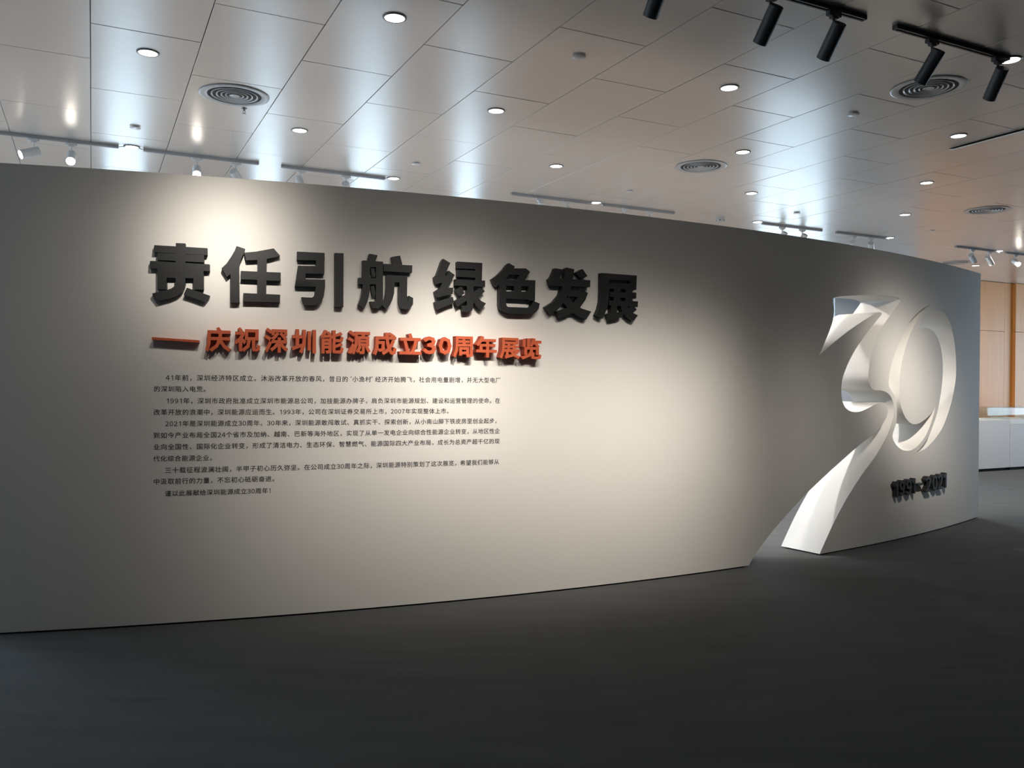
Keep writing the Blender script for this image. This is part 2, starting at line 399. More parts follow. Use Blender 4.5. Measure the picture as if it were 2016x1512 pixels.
t_all = smooth_poly(three, False) + smooth_poly(three_l, False)
hole3 = [uv(*p) for p in t_all]
i1 = len(smooth_poly(three, False)); uR = hole3[i1 - 1][0]; uL = hole3[i1][0]
hole3 = hole3[:i1] + [(hole3[i1 - 1][0] - 0.03, -0.2), (hole3[i1][0] - 0.05, -0.2)] + hole3[i1:]
holes = [hole3, [uv(*p) for p in smooth_poly(zero_a)], [uv(*p) for p in smooth_poly(zero_b)]]
U0, U1, VB = 3.62, 13.585, 0.012
NS = 96
strips = []
for k in range(NS):
    a = U0 + (U1 - U0) * k / NS; b = U0 + (U1 - U0) * (k + 1) / NS
    strips.append([(a, VB), (b, VB), (b, HW), (a, HW)])
ew = empty('exhibition_wall', wall((U0 + U1) / 2, 0, -TW / 2))
tag(ew, 'long curved white freestanding exhibition wall with a cut-out numeral 30', 'exhibition wall')
vs, tr = union2d(strips, holes)
bm = solid(vs, tr, -TW, 0.0, wall)
bm.transform(Matrix.Translation(-ew.location))
o = bm_obj('wall_body', bm, M['paint'], ew, smooth=True, angle=math.radians(30))
bm = bmesh.new()
for a, b in ((U0 + .03, uL - .03), (uR + .04, U1 - .03)):
    n = 40; base = [[(a + (b - a) * k / n, 0.0), (a + (b - a) * (k + 1) / n, 0.0), (a + (b - a) * (k + 1) / n, VB + .001), (a + (b - a) * k / n, VB + .001)] for k in range(n)]
    v2, t2 = union2d(base); b2 = solid(v2, t2, -TW + .03, -.015, wall)
    tmp = bpy.data.meshes.new('x'); b2.to_mesh(tmp); b2.free(); bm.from_mesh(tmp); bpy.data.meshes.remove(tmp)
bm.transform(Matrix.Translation(-ew.location))
bm_obj('recessed_base', bm, M['base'], ew)

# ------------------------------------------------------------------ raised title letters (traced stroke by stroke)
DEP = 0.05
def raised(name, polys, m, dep=DEP, tri=False):
    if tri:
        ix = {}; v2 = []; t2 = []
        for p in polys:
            f = []
            for q in p:
                k = (round(q[0], 6), round(q[1], 6))
                if k not in ix: ix[k] = len(v2); v2.append(q)
                f.append(ix[k])
            if len(set(f)) == 3: t2.append(f)
    else: v2, t2 = union2d(polys)
    bm = solid(v2, t2, 0.0009, dep, wall)
    us = [v[0] for v in v2]; c = wall((min(us) + max(us)) / 2, min(v[1] for v in v2), 0)
    bm.transform(Matrix.Translation(-c))
    o = bm_obj(name, bm, m, None, smooth=True, angle=math.radians(28)); o.location = c
    return o
K = 10.8
CH = [((285, 470), [
  [(660,90),(862,100),(862,690),(655,680)], [(200,135),(1330,200),(1330,348),(185,288)], [(268,300),(1258,350),(1258,505),(268,452)],
  [(110,470),(1380,545),(1380,688),(110,628)], [(268,560),(465,580),(465,1078),(268,1078)], [(268,600),(1250,640),(1250,845),(268,825)],
  [(1035,640),(1250,660),(1250,1085),(1035,1080)], [(655,830),(862,840),(860,960),(840,1050),(800,1120),(700,1200),(560,1255),(400,1300),(275,1330),(150,1165),(400,1110),(560,1060),(630,1010),(655,930)],
  [(895,1040),(1380,1210),(1275,1345),(825,1188)]]),
 ((425, 475), [
  [(440,100),(620,160),(575,290),(495,465),(495,560),(400,620),(310,690),(235,760),(120,575),(230,470),(330,320),(400,200)], [(310,480),(495,460),(505,1305),(310,1305)],
  [(605,240),(850,220),(1040,185),(1230,150),(1365,305),(1230,345),(1085,375),(885,395),(640,405)], [(885,300),(1085,300),(1070,1200),(875,1200)],
  [(530,630),(1380,665),(1380,842),(530,805)], [(585,1100),(1368,1135),(1362,1300),(580,1280)]]),
 ((570, 485), [
  [(165,110),(745,140),(745,300),(165,288)], [(565,130),(745,140),(735,585),(565,575)], [(185,410),(740,420),(740,585),(180,572)],
  [(185,410),(345,420),(345,852),(122,850)], [(150,690),(757,705),(757,862),(120,850)],
  [(557,705),(757,705),(755,880),(725,1080),(670,1180),(620,1230),(560,1255),(330,1250),(255,1080),(480,1090),(530,1050),(552,960),(557,860)], [(965,140),(1150,145),(1145,1288),(965,1288)]]),
 ((695, 485), [
  [(350,155),(525,190),(470,340),(320,330)], [(205,300),(640,325),(640,445),(205,440)], [(205,300),(360,310),(360,900),(340,1050),(300,1200),(235,1325),(110,1235),(165,1110),(195,950),(205,800)],
  [(120,665),(640,690),(640,810),(120,798)], [(490,320),(640,325),(640,1190),(600,1280),(540,1320),(420,1315),(365,1170),(470,1175),(490,1130)],
  [(375,470),(450,460),(480,610),(400,640)], [(375,850),(450,840),(480,1010),(410,1050)], [(820,225),(1000,195),(1048,370),(1040,410),(850,390)],
  [(655,370),(1262,405),(1255,557),(655,530)], [(715,605),(885,620),(885,800),(875,1000),(840,1130),(790,1240),(715,1345),(610,1240),(670,1150),(705,1000),(715,850)],
  [(715,605),(1155,630),(1150,768),(715,755)], [(990,620),(1155,630),(1150,1040),(1152,1150),(1165,1190),(1178,1150),(1190,1050),(1280,1100),(1275,1230),(1220,1310),(1160,1340),(1060,1335),(1010,1290),(985,1200)]]),
 ((845, 495), [
  [(300,155),(450,245),(400,350),(335,515),(375,512),(375,480),(420,410),(545,500),(460,640),(390,770),(515,770),(505,902),(170,980),(125,850),(215,790),(280,665),(165,690),(110,545),(160,500),(220,340),(260,220)],
  [(125,1075),(500,965),(535,1095),(180,1240)], [(600,215),(1130,245),(1128,385),(600,360)], [(985,235),(1130,245),(1118,640),(975,630)],
  [(610,392),(1125,410),(1122,565),(610,540)], [(560,592),(1190,620),(1188,755),(560,722)], [(805,600),(945,610),(940,1180),(920,1240),(870,1292),(715,1290),(690,1150),(780,1160),(805,1130)],
  [(560,815),(690,745),(752,895),(650,945)], [(540,1050),(820,900),(820,1030),(590,1178)], [(930,860),(1080,770),(1185,850),(1030,970),(930,1010)],
  [(930,890),(1050,990),(1110,1055),(1210,1105),(1105,1245),(1000,1160),(930,1060)]]),
 ((955, 500), [
  [(510,195),(635,265),(600,330),(520,440),(400,570),(300,650),(240,700),(150,540),(280,440),(400,320),(460,235)], [(500,305),(870,305),(960,380),(880,500),(845,560),(650,560),(740,442),(400,442)],
  [(300,530),(1070,560),(1068,685),(300,675)], [(305,530),(450,540),(450,1060),(465,1110),(500,1130),(560,1135),(560,1275),(430,1250),(330,1180),(305,1090)],
  [(620,550),(775,555),(768,900),(615,900)], [(920,560),(1070,565),(1060,1000),(920,985)], [(305,790),(1065,805),(1062,975),(305,940)],
  [(480,1125),(940,1145),(975,1120),(1000,1060),(1030,1000),(1165,1055),(1140,1160),(1090,1230),(1040,1270),(970,1285),(520,1275),(430,1250)]]),
 ((1060, 505), [
  [(355,250),(525,275),(470,430),(460,465),(1105,505),(1100,650),(270,625),(225,490),(290,420),(340,300)],
  [(600,235),(765,270),(740,450),(705,640),(660,760),(600,880),(520,1000),(420,1120),(265,1235),(155,1075),(330,960),(450,820),(510,640),(550,420),(570,260)],
  [(800,340),(940,265),(1045,415),(920,490)], [(600,700),(960,720),(1055,775),(1000,920),(890,1080),(760,1180),(600,1260),(450,1310),(385,1165),(540,1120),(650,1080),(740,990),(850,862),(600,848)],
  [(530,970),(650,850),(720,970),(820,1050),(930,1110),(1125,1170),(1020,1335),(880,1285),(740,1190),(620,1090)]]),
 ((1150, 510), [
  [(375,295),(1120,350),(1115,462),(375,442)], [(985,345),(1120,350),(1110,655),(980,645)], [(400,510),(1115,530),(1110,652),(400,622)],
  [(370,295),(545,310),(535,700),(520,860),(500,1000),(460,1120),(400,1265),(260,1190),(320,1060),(360,900),(370,700)], [(545,702),(1110,715),(1108,838),(545,802)],
  [(640,600),(775,600),(765,900),(630,900)], [(885,600),(1010,600),(1005,900),(875,900)], [(530,880),(1145,900),(1140,1020),(530,982)],
  [(580,960),(705,970),(698,1138),(825,1112),(820,1222),(740,1260),(545,1302),(495,1170),(572,1140)],
  [(780,980),(910,985),(960,1080),(1050,1150),(1145,1195),(1060,1310),(960,1260),(860,1170),(800,1080)], [(940,1030),(1060,1005),(1120,1075),(1050,1140),(960,1100)]])]
tlab = ['first title character, charcoal, at the far left above the long dash',
 'second title character, charcoal, with a leaning left stroke and three crossbars', 'third title character, charcoal, a hooked coil beside one tall straight bar',
 'fourth title character, charcoal, just before the wide space in the title', 'fifth title character, charcoal, just after the wide space in the title',
 'sixth title character, charcoal, with a peaked top and a wide curled base', 'seventh title character, charcoal, with a small loose diamond dot at its top right',
 'eighth title character, charcoal, the last at the right end of the title']
for (ox, oy), strokes in CH:
    polys = [[uv(ox + x / K, oy + y / K, DEP) for x, y in p] for p in strokes]
    o = raised('title_character', polys, M['letter_dark'])
    tag(o, tlab.pop(0), 'letter', 'large charcoal title characters on the curved wall')

# ------------------------------------------------------------------ glyph outlines from Blender's own built-in text
_gl = {}
FULL = {c: chr(ord(c) - 0x30 + 0xFF10) for c in '0123456789'}
def glyph(ch):
    """(tri polys, boundary edges, bbox) of a character, 1 em"""
    if ch in _gl: return _gl[ch]
    if ch == '1':
        p = [(0.30, 0.0), (0.385, 0.0), (0.385, 0.73), (0.315, 0.73), (0.12, 0.60), (0.12, 0.53), (0.30, 0.62)]
        v2, t2 = union2d([p])
        polys = [[tuple(v2[i]) for i in t] for t in t2]
    elif ch in '“”':
        polys = []
        for x in (0.0, 0.16): 
            d = 0.05
            polys.append([(x, .62), (x + .06, .62), (x + .06 + d, .84), (x + d, .84)] if ch == '”' else [(x, .62), (x + .05, .62), (x + .06 + d, .84), (x + .02 + d, .84)])
    else:
        c = bpy.data.curves.new('g', 'FONT'); c.body = FULL.get(ch, ch); c.size = 1; c.resolution_u = 2; c.fill_mode = 'BOTH'
        o = bpy.data.objects.new('g', c); COL.objects.link(o)
        dg = bpy.context.evaluated_depsgraph_get(); me = bpy.data.meshes.new_from_object(o.evaluated_get(dg))
        polys = [[(me.vertices[i].co.x, me.vertices[i].co.y) for i in p.vertices] for p in me.polygons]
        bpy.data.objects.remove(o); bpy.data.curves.remove(c); bpy.data.meshes.remove(me)
    ec = {}
    def key(p): return (round(p[0], 5), round(p[1], 5))
    for p in polys:
        for k in range(len(p)):
            a, b = key(p[k]), key(p[(k + 1) % len(p)]); e = (a, b) if a < b else (b, a); ec[e] = ec.get(e, 0) + 1
    edges = [e for e, n in ec.items() if n == 1 and e[0] != e[1]]
    xs = [q[0] for p in polys for q in p]; ys = [q[1] for p in polys for q in p]
    _gl[ch] = (polys, edges, (min(xs), min(ys), max(xs), max(ys)) if xs else (0, 0, 1, 1)); return _gl[ch]
def thick(edges, r):
    out = []
    for a, b in edges:
        dx, dy = b[0] - a[0], b[1] - a[1]; L = math.hypot(dx, dy)
        if L < 1e-6: continue
        dx /= L; dy /= L; e = r * (1.0 if L > 0.05 else 0.4)
        ax, ay, bx, by = a[0] - dx * e, a[1] - dy * e, b[0] + dx * e, b[1] + dy * e; nx, ny = -dy * r, dx * r
        out.append([(ax + nx, ay + ny), (ax - nx, ay - ny), (bx - nx, by - ny), (bx + nx, by + ny)])
    return out
def fit(polys, bx, quad):
    x0, y0, x1, y1 = bx; u0, v0, u1, v1 = quad
    return [[(u0 + (p[0] - x0) / (x1 - x0) * (u1 - u0), v0 + (p[1] - y0) / (y1 - y0) * (v1 - v0)) for p in q] for q in polys]
def bold_at(ch, r, pxbox, DEP=DEP):
    polys, edges, bx = glyph(ch)
    def area(p): return abs(sum(p[i - 1][0] * p[i][1] - p[i][0] * p[i - 1][1] for i in range(len(p)))) / 2
    all_ = [p for p in polys if area(p) > 4e-6] + [p for p in thick(edges, r) if area(p) > 4e-6]
    v2, t2 = union2d(all_, (), 1e-4); all_ = [[tuple(v2[i]) for i in t] for t in t2]
    bx = (bx[0] - r, bx[1] - r, bx[2] + r, bx[3] + r)
    X0, X1, Y0, Y1 = pxbox; xm, ym = (X0 + X1) / 2, (Y0 + Y1) / 2
    return fit(all_, bx, (uv(X0, ym, DEP)[0], uv(xm, Y1, DEP)[1], uv(X1, ym, DEP)[0], uv(xm, Y0, DEP)[1]))
RD = 0.07
dash = [[uv(299, 663.6, RD), uv(392, 669.8, RD), uv(391.5, 674.5, RD), uv(298.7, 668.3, RD)]]
dsh = raised('subtitle_dash', dash, M['letter_red'], RD)
tag(dsh, 'long thin orange-red raised dash at the start of the subtitle', 'letter', 'orange-red subtitle pieces on the curved wall')
SUB = [('庆',403.9,454.2,644.3,692,'first orange-red subtitle character, right after the long dash'),
 ('祝',462,512.4,645,692,'second orange-red subtitle character, two places after the long dash'),
 ('深',521,567,646,694,'third orange-red subtitle character, left of the one with three uprights'),
 ('圳',575,622.3,648.3,695.5,'fourth orange-red subtitle character, ending in three tall uprights'),
 ('能',631.3,676.5,650,696,'fifth orange-red subtitle character, right of the three tall uprights'),
 ('源',685,729.4,651.3,697.3,'sixth orange-red subtitle character, with dots on its left and a small boxed centre'),
 ('成',735.2,780.7,654.8,699,'seventh orange-red subtitle character, with a hooked slanting stroke'),
 ('立',786.4,830.3,656.5,698,'eighth orange-red subtitle character, an open shape just before the digit 3'),
 ('3',833.3,858.5,662.6,697.3,'orange-red raised numeral three, left numeral of the subtitle'),
 ('0',863.7,888.9,664,698,'orange-red raised numeral zero, an upright oval ring in the subtitle'),
 ('周',892.3,931,662,703.4,'orange-red subtitle character right after the digit 0, framed on three sides'),
 ('年',937.5,978.3,662,704,'orange-red subtitle character with one long upright, third from the end'),
 ('展',984.3,1023.4,665,706,'orange-red subtitle character second from the right end'),
 ('览',1026.9,1066,666,707.7,'last orange-red subtitle character, at the right end of the line')]
for ch, a, b, c, d, lab in SUB:
    o = raised('subtitle_digit' if ch in '30' else 'subtitle_character', bold_at(ch, 0.03 if ch not in '30' else 0.045, (a, b, c, d), RD), M['letter_red'], RD, True)
    tag(o, lab, 'letter', 'orange-red subtitle pieces on the curved wall')
k8 = 11.86
YR = [('1',390,458,580,925,'first digit of the raised charcoal year 1991, a 1'), ('9',498,612,545,905,'first of the two raised charcoal 9s in the year 1991'),
 ('9',655,775,520,880,'second of the two raised charcoal 9s in the year 1991'), ('1',795,862,498,850,'last raised charcoal digit 1 of the year 1991, before the hyphen'),
 ('-',930,1050,625,665,'raised charcoal hyphen between the two years under the cut-out numeral'), ('2',1105,1228,450,812,'first raised charcoal digit 2 of the year 2021, after the hyphen'),
 ('0',1262,1374,425,778,'raised charcoal digit 0 of the year 2021'), ('2',1392,1502,400,748,'second raised charcoal digit 2, between the 0 and the final 1'),
 ('1',1520,1588,372,715,'final raised charcoal digit 1 of the year 2021, nearest the wall end')]
for ch, a, b, c, d, lab in YR:
    bx = (1730 + a / k8, 1730 + b / k8, 900 + c / k8, 900 + d / k8)
    if ch == '-':
        v0, v1 = uv(bx[0], bx[3], DEP)[1], uv(bx[0], bx[2], DEP)[1]; a0, a1 = uv(bx[0], bx[2], DEP)[0], uv(bx[1], bx[2], DEP)[0]
        polys = [[(a0, v0), (a1, v0), (a1, v1), (a0, v1)]]
    else: polys = bold_at(ch, 0.03, bx)
    o = raised('year_hyphen' if ch == '-' else 'year_digit', polys, M['letter_dark'], DEP, ch != '-')
    tag(o, lab, 'letter', 'raised charcoal years under the cut-out numeral')

# introduction text printed on the wall, one part per printed line
LN = [("41年前，深圳经济特区成立。沐浴改革开放的春风，昔日的“小渔村”经济开始腾飞，社会用电量剧增，并无大型电厂", 325.7, 986, 748),
 ("的深圳陷入电荒。", 302, 406, 770),
 ("1991年，深圳市政府批准成立深圳市能源总公司，加挂能源办牌子，肩负深圳市能源规划、建设和运营管理的使命。在", 326, 985, 793.5),
 ("改革开放的浪潮中，深圳能源应运而生。1993年，公司在深圳证券交易所上市，2007年实现整体上市。", 301.5, 884, 816),
 ("2021年是深圳能源成立30周年。30年来，深圳能源敢闯敢试、真抓实干、探索创新，从小南山脚下铁皮房里创业起步，", 324.6, 978, 838.5),
 ("到如今产业布局全国24个省市及加纳、越南、巴新等海外地区，实现了从单一发电企业向综合性能源企业转变，从地区性企", 301, 984.5, 861.6),
 ("业向全国性、国际化企业转变，形成了清洁电力、生态环保、智慧燃气、能源国际四大产业布局，成长为总资产超千亿的现", 301, 984, 884.5),
 ("代化综合能源企业。", 301, 418.6, 907.5),
 ("三十载征程波澜壮阔，半甲子初心历久弥坚。在公司成立30周年之际，深圳能源特别策划了这次展览，希望我们能够从", 324, 983, 930.4),
 ("中汲取前行的力量，不忘初心砥砺奋进。", 301, 541, 952.7),
 ("谨以此展献给深圳能源成立30周年！", 324, 536, 976)]
wt = empty('wall_text', wall(uv(302, 976)[0], uv(302, 976)[1], 0.0))
tag(wt, 'eleven lines of small black printed text under the orange-red subtitle', 'wall text')
for line, X0, X1, Y in LN:
    u0, v0 = uv(X0, Y); u1 = uv(X1, Y - 6)[0]
    adv = []
    for ch in line: adv.append(0.6 if ch in '0123456789' else (0.55 if ch in '“”' else 1.0))
    last = {'。': 0.45, '，': 0.4, '！': 0.6}.get(line[-1], 1.0)
    tot = sum(adv[:-1]) + last; em = (u1 - u0) / tot
    v_, f_ = [], []; x = 0.0; q = 0
    for ch, ad in zip(line, adv):
        polys, edges, bx = glyph(ch)
        if ch in '0123456789': sx, dx = 0.9, 0.3 - (bx[0] + bx[2]) / 2 * 0.9
        elif ch in '“”': sx, dx = 0.8, (0.3 if ch == '“' else -0.02)
        else: sx, dx = 0.94, 0.03
        for grp, r in ((polys, 0), (thick(edges, 0.014), 1)):
            for p in grp:
                q += 1; k = len(v_); w = 0.0004 + (q % 40) * 2e-6
                for a, b in p: v_.append(wall(u0 + (x + dx + a * sx) * em, v0 + (b * 0.94 - 0.03) * em, w) - wt.location)
                f_.append(tuple(range(k, k + len(p))))
        x += ad
    me = bpy.data.meshes.new('text_line'); me.from_pydata([tuple(v) for v in v_], [], f_)
    link_mesh('text_line', me, M['ink'], wt)

# ------------------------------------------------------------------ ceiling fittings
def mesh_of(bm, name, m, smooth=True):
    bmesh.ops.recalc_face_normals(bm, faces=bm.faces)
    me = bpy.data.meshes.new(name); bm.to_mesh(me); bm.free(); me.materials.append(m)
    if smooth:
        for p in me.polygons: p.use_smooth = True
        me.set_sharp_from_angle(angle=math.radians(35))
    return me
def place(me, name, parent, loc=(0, 0, 0)):
    o = bpy.data.objects.new(name, me); COL.objects.link(o); o.parent = parent; o.location = loc; return o
bm = bmesh.new(); lathe(bm, [(0.056, 0.0), (0.0675, 0.0), (0.0675, -0.004), (0.063, -0.007), (0.056, -0.0065), (0.056, 0.0)], 40)
me_ring = mesh_of(bm, 'trim_ring', M['ring'])
bm = bmesh.new(); lathe(bm, [(0, -0.0045), (0.0562, -0.0045), (0.0562, -0.001), (0, -0.001)], 40)
me_disc = mesh_of(bm, 'diffuser_disc', M['down_on'])
DLW = 120
DL = [(9.5,.5,'lit downlight at the left, above the round air vent and the left track'), (7.5,2.5,'large lit downlight near the top edge, left of centre'),
 (9.5,4.5,'lit downlight in the upper middle, in the row nearest the viewer but one'), (11.5,2.5,'lit downlight above the gap between the second and third grey tracks'),
 (13.5,.5,'lit downlight between the ends of the first and second grey tracks'), (13.5,4.5,'lit downlight at the right end of the third grey track'),
 (11.5,6.5,'small lit downlight over the wall middle, left of the fourth track'), (7.5,6.5,'lit downlight right of centre, left of the hanging black spotlights'),
 (9.5,8.5,'lit downlight just right of the middle round air vent'), (11.5,10.5,'lit downlight above and left of the smoke detector'),
 (13.5,12.5,'lit downlight at the left end of the sixth grey track'), (13.5,8.5,'dim downlight bridging the fourth and fifth grey tracks'),
 (13.5,16.5,'lit downlight at the right end of the seventh grey track'), (9.5,12.5,'lit downlight below the open access panel, left of the far vent'),
 (11.5,14.5,'small lit downlight between the seventh track and the far round vent'), (7.5,10.5,'lit downlight left of the open access panel'),
 (5.5,8.5,'lit downlight at the right edge, at the end of the black track'), (13.5,20.5,'small lit downlight beside the eighth grey track'),
 (15.5,22.5,'tiny lit downlight below the eighth grey track near the timber wall'), (15.5,18.5,'tiny lit downlight over the far end of the exhibition wall'),
 (15.5,2.5,'downlight behind the wall, left of the middle'), (15.5,6.5,'downlight behind the middle of the wall'), (15.5,10.5,'downlight behind the right half of the wall'),
 (15.5,14.5,'downlight behind the cut-out numeral'), (15.5,-1.5,'downlight beyond the left end of the wall'), (11.5,18.5,'downlight right of the cut-out numeral, outside the picture')]
for s, t, lab in DL:
    r = empty('downlight', st(s * U, t * U, ZC), TH); tag(r, lab, 'downlight', 'recessed ceiling downlights')
    place(me_ring, 'trim_ring', r); place(me_disc, 'diffuser_disc', r)
    if s > 11:
        li = bpy.data.lights.new('downlight_beam', 'SPOT'); li.energy = DLW; li.spot_size = math.radians(150); li.spot_blend = 0.6
        li.color = (1, .96, .91); li.shadow_soft_size = .05
        lo = bpy.data.objects.new('downlight_beam', li); COL.objects.link(lo); lo.location = st(s * U, t * U, ZC - .012)
bm = bmesh.new(); lathe(bm, [(0, -0.014), (0.036, -0.014), (0.042, -0.011), (0.042, -0.008), (0.028, -0.006), (0.028, 0), (0, 0)], 28)
me_plate = mesh_of(bm, 'sprinkler_cover', M['down_off'])
PL = [(12.4,.5,'small round white ceiling cover just above the left downlight between tracks'), (7.5,4.5,'small round dark-edged ceiling cover near the top centre'),
 (12.4,4.5,'faint small round ceiling cover above the third grey track'), (12.4,8.5,'faint small round ceiling cover above the fifth grey track'),
 (12.4,12.5,'small round ceiling cover above the sixth grey track'), (12.4,16.5,'small round ceiling cover right of the seventh grey track'),
 (7.5,8.5,'small round ceiling cover left of the big dark vent')]
for s, t, lab in PL:
    o = bpy.data.objects.new('sprinkler_cover', me_plate); COL.objects.link(o); o.location = st(s * U, t * U, ZC)
    tag(o, lab, 'sprinkler cover', 'round sprinkler covers in the ceiling')
# round air diffusers
bm = bmesh.new(); lathe(bm, [(0.186, -0.001), (0.238, -0.001), (0.241, -0.004), (0.236, -0.007), (0.226, -0.009), (0.192, -0.007), (0.186, -0.004), (0.186, -0.001)], 56); me_fl = mesh_of(bm, 'flange', M['vent'])
bm = bmesh.new(); lathe(bm, [(0, -0.0015), (0.188, -0.0015), (0.188, 0.0), (0, 0.0)], 40); me_th = mesh_of(bm, 'throat', M['vent_dark'], False)
rings = []
for rr in (0.158, 0.124, 0.092, 0.062):
    bm = bmesh.new(); lathe(bm, [(rr - 0.008, -0.0015), (rr - 0.002, -0.007), (rr + 0.003, -0.007), (rr + 0.003, -0.0015), (rr - 0.008, -0.0015)], 56)
    rings.append(mesh_of(bm, 'louvre_ring', M['vent']))
bm = bmesh.new(); lathe(bm, [(0, -0.006), (0.026, -0.006), (0.034, -0.008), (0.037, -0.006), (0.034, -0.0015), (0, -0.0015)], 40); me_cc = mesh_of(bm, 'centre_cap', M['vent'])
VN = [(10.45,1.5,'round grey air vent at the upper left'), (6.45,8.5,'large dark round air vent at the upper right behind the black spotlights'),
 (10.45,8.5,'round grey air vent above the middle of the wall, right of centre'), (10.45,15.5,'small-looking round air vent near the right edge'),
 (15.4,21.5,'round air vent seen nearly edge-on over the far end of the exhibition wall')]
for s, t, lab in VN:
    r = empty('air_vent', st(s * U, t * U, ZC), TH); tag(r, lab, 'air vent', 'round ceiling air vents')
    place(me_fl, 'flange', r); place(me_th, 'throat', r); place(me_cc, 'centre_cap', r)
    for me in rings: place(me, 'louvre_ring', r)
# smoke detector and sprinkler head
r = empty('smoke_detector', st(13.5 * U, 11.5 * U, ZC)); tag(r, 'white smoke detector hanging from the ceiling above the exhibition wall', 'smoke detector')
bm = bmesh.new(); lathe(bm, [(0, 0), (0.056, 0), (0.056, -0.012), (0.050, -0.016), (0, -0.016)], 28); bm_obj('mount', bm, M['plastic'], r, True)
bm = bmesh.new(); lathe(bm, [(0, -0.016), (0.050, -0.016), (0.052, -0.034), (0.040, -0.052), (0.022, -0.058), (0, -0.058)], 28); bm_obj('sensor_housing', bm, M['plastic'], r, True)
for a in range(5):
    an = a * 2 * PI / 5 + 4.4; bm = bmesh.new()
    box(bm, -.008, .008, -.002, .002, -.006, .006, 0, Matrix.Translation((0.049 * math.cos(an), 0.049 * math.sin(an), -0.041)) @ Matrix.Rotation(an + PI / 2, 4, 'Z'))
    bm_obj('sensor_slot', bm, M['vent_dark'], r)
r = empty('fire_sprinkler', st(10.9 * U, 1.68 * U, ZC)); tag(r, 'tiny metal sprinkler head hanging just below the upper left air vent', 'sprinkler')
bm = bmesh.new(); lathe(bm, [(0, 0), (0.022, 0), (0.020, -0.004), (0.008, -0.006), (0.007, -0.02), (0, -0.02)], 18); bm_obj('fitting', bm, M['ring'], r, True)
bm = bmesh.new(); cyl_between(bm, (0.009, 0, -.018), (0.004, 0, -.038), .002, 6); cyl_between(bm, (-0.009, 0, -.018), (-0.004, 0, -.038), .002, 6); bm_obj('arms', bm, M['ring'], r)
bm = bmesh.new(); lathe(bm, [(0, -0.038), (0.014, -0.038), (0.014, -0.040), (0, -0.040)], 18); bm_obj('deflector', bm, M['ring'], r)

# ------------------------------------------------------------------ tracks and spotlights
def track(t0, t1, s, key, lab, grp):
    r = empty('lighting_track', st(s, (t0 + t1) / 2, ZC), TH); tag(r, lab, 'track', grp); L = (t1 - t0) / 2
    bm = bmesh.new()
    box(bm, -L, L, -.017, .017, -.012, -.001); box(bm, -L, L, -.017, -.006, -.024, -.012); box(bm, -L, L, .006, .017, -.024, -.012)
    bm_obj('rail', bm, M[key], r)
    for x in (-L, L):
        bm = bmesh.new(); box(bm, x - .006, x + .006, -.018, .018, -.025, -.001, .002); bm_obj('end_cap', bm, M[key], r)
    return r
TRK = [(-0.79,0.19,'first grey lighting track, cut off by the left edge of the picture'), (0.40,1.38,'second grey track from the left, between two bright round downlights'),
 (1.60,2.61,'third grey track from the left, ending beside a small downlight'), (4.04,5.04,'fourth grey track from the left, above the middle of the wall'),
 (5.20,6.20,'fifth grey track, right of the dim downlight it nearly touches'), (7.60,8.62,'sixth grey track, in front of the bluish ceiling reflection'),
 (8.90,9.88,'seventh grey track, with two white spotlights pointing right'), (11.33,12.32,'eighth grey track, above the far end of the wall'),
 (12.50,13.50,'last grey track, cut off by the right edge of the picture')]
S8 = 8.115
for a, b, lab in TRK: track(a, b, S8, 'track_w', lab, 'grey lighting tracks behind the wall')
FT = [(2.79,3.79,'black lighting track cut off by the top edge of the picture'), (4.04,5.04,'black lighting track at the top right corner, above the dark vent'),
      (1.59,2.59,'black lighting track just above the picture, right of its middle'), (5.28,6.28,'black lighting track beyond the right edge of the picture'), (0.40,1.40,'black lighting track above the picture, left of its middle'), (-0.79,0.20,'black lighting track above the left part of the picture')]
S3 = 3.28
for a, b, lab in FT: track(a, b, S3, 'track_b', lab, 'black lighting tracks in front of the wall')
# short cables joining track ends round the downlights
for a, b, lab in ((0.19, 0.40, 'thin cable joining the first two grey tracks'), (5.04, 5.20, 'thin cable joining the fourth and fifth grey tracks'), (12.32, 12.50, 'thin cable joining the last two grey tracks'), (2.61, 2.70, 'thin cable from the third grey track to its downlight')):
    bm = bmesh.new(); pts = [st(S8, a, ZC - .012), st(S8 - .05, a + (b - a) * .3, ZC - .012), st(S8 - .05, a + (b - a) * .7, ZC - .012), st(S8, b, ZC - .012)]
    for p, q in zip(pts, pts[1:]): cyl_between(bm, p, q, .003, 6)
    tag(bm_obj('cable', bm, M['track_w']), lab, 'cable', 'cables between the grey tracks')
# spotlight meshes
def spot_meshes(key, L):
    R_ = 0.038
    bm = bmesh.new(); box(bm, -.045, .045, -.016, .016, -.050, -.0255, .003); box(bm, -.022, .022, -.014, .014, -.062, -.048, .002); ad = mesh_of(bm, 'adapter', M[key], False)
    bm = bmesh.new(); cyl_between(bm, (0, 0, -.060), (0, 0, -.098), .007, 10); stm = mesh_of(bm, 'stem', M[key])
    bm = bmesh.new(); lathe(bm, [(0, 0.0), (R_ - .003, 0.0), (R_, -.003), (R_, -L), (R_ - .003, -L), (R_ - .004, -L + .018), (0, -L + .018)], 32); tb = mesh_of(bm, 'lamp_tube', M[key])
    bm = bmesh.new(); box(bm, -R_ - .003, -R_ + .002, -.004, .004, -.035, .004); box(bm, R_ - .002, R_ + .003, -.004, .004, -.035, .004); yk = mesh_of(bm, 'yoke', M[key], False)
    le = []
    for mk in ('lens_on', 'lens_dim'):
        bm = bmesh.new(); lathe(bm, [(0, -L + .008), (R_ - .006, -L + .008), (R_ - .006, -L + .017), (0, -L + .017)], 28); le.append(mesh_of(bm, 'lens', M[mk]))
    return ad, stm, tb, yk, le, L
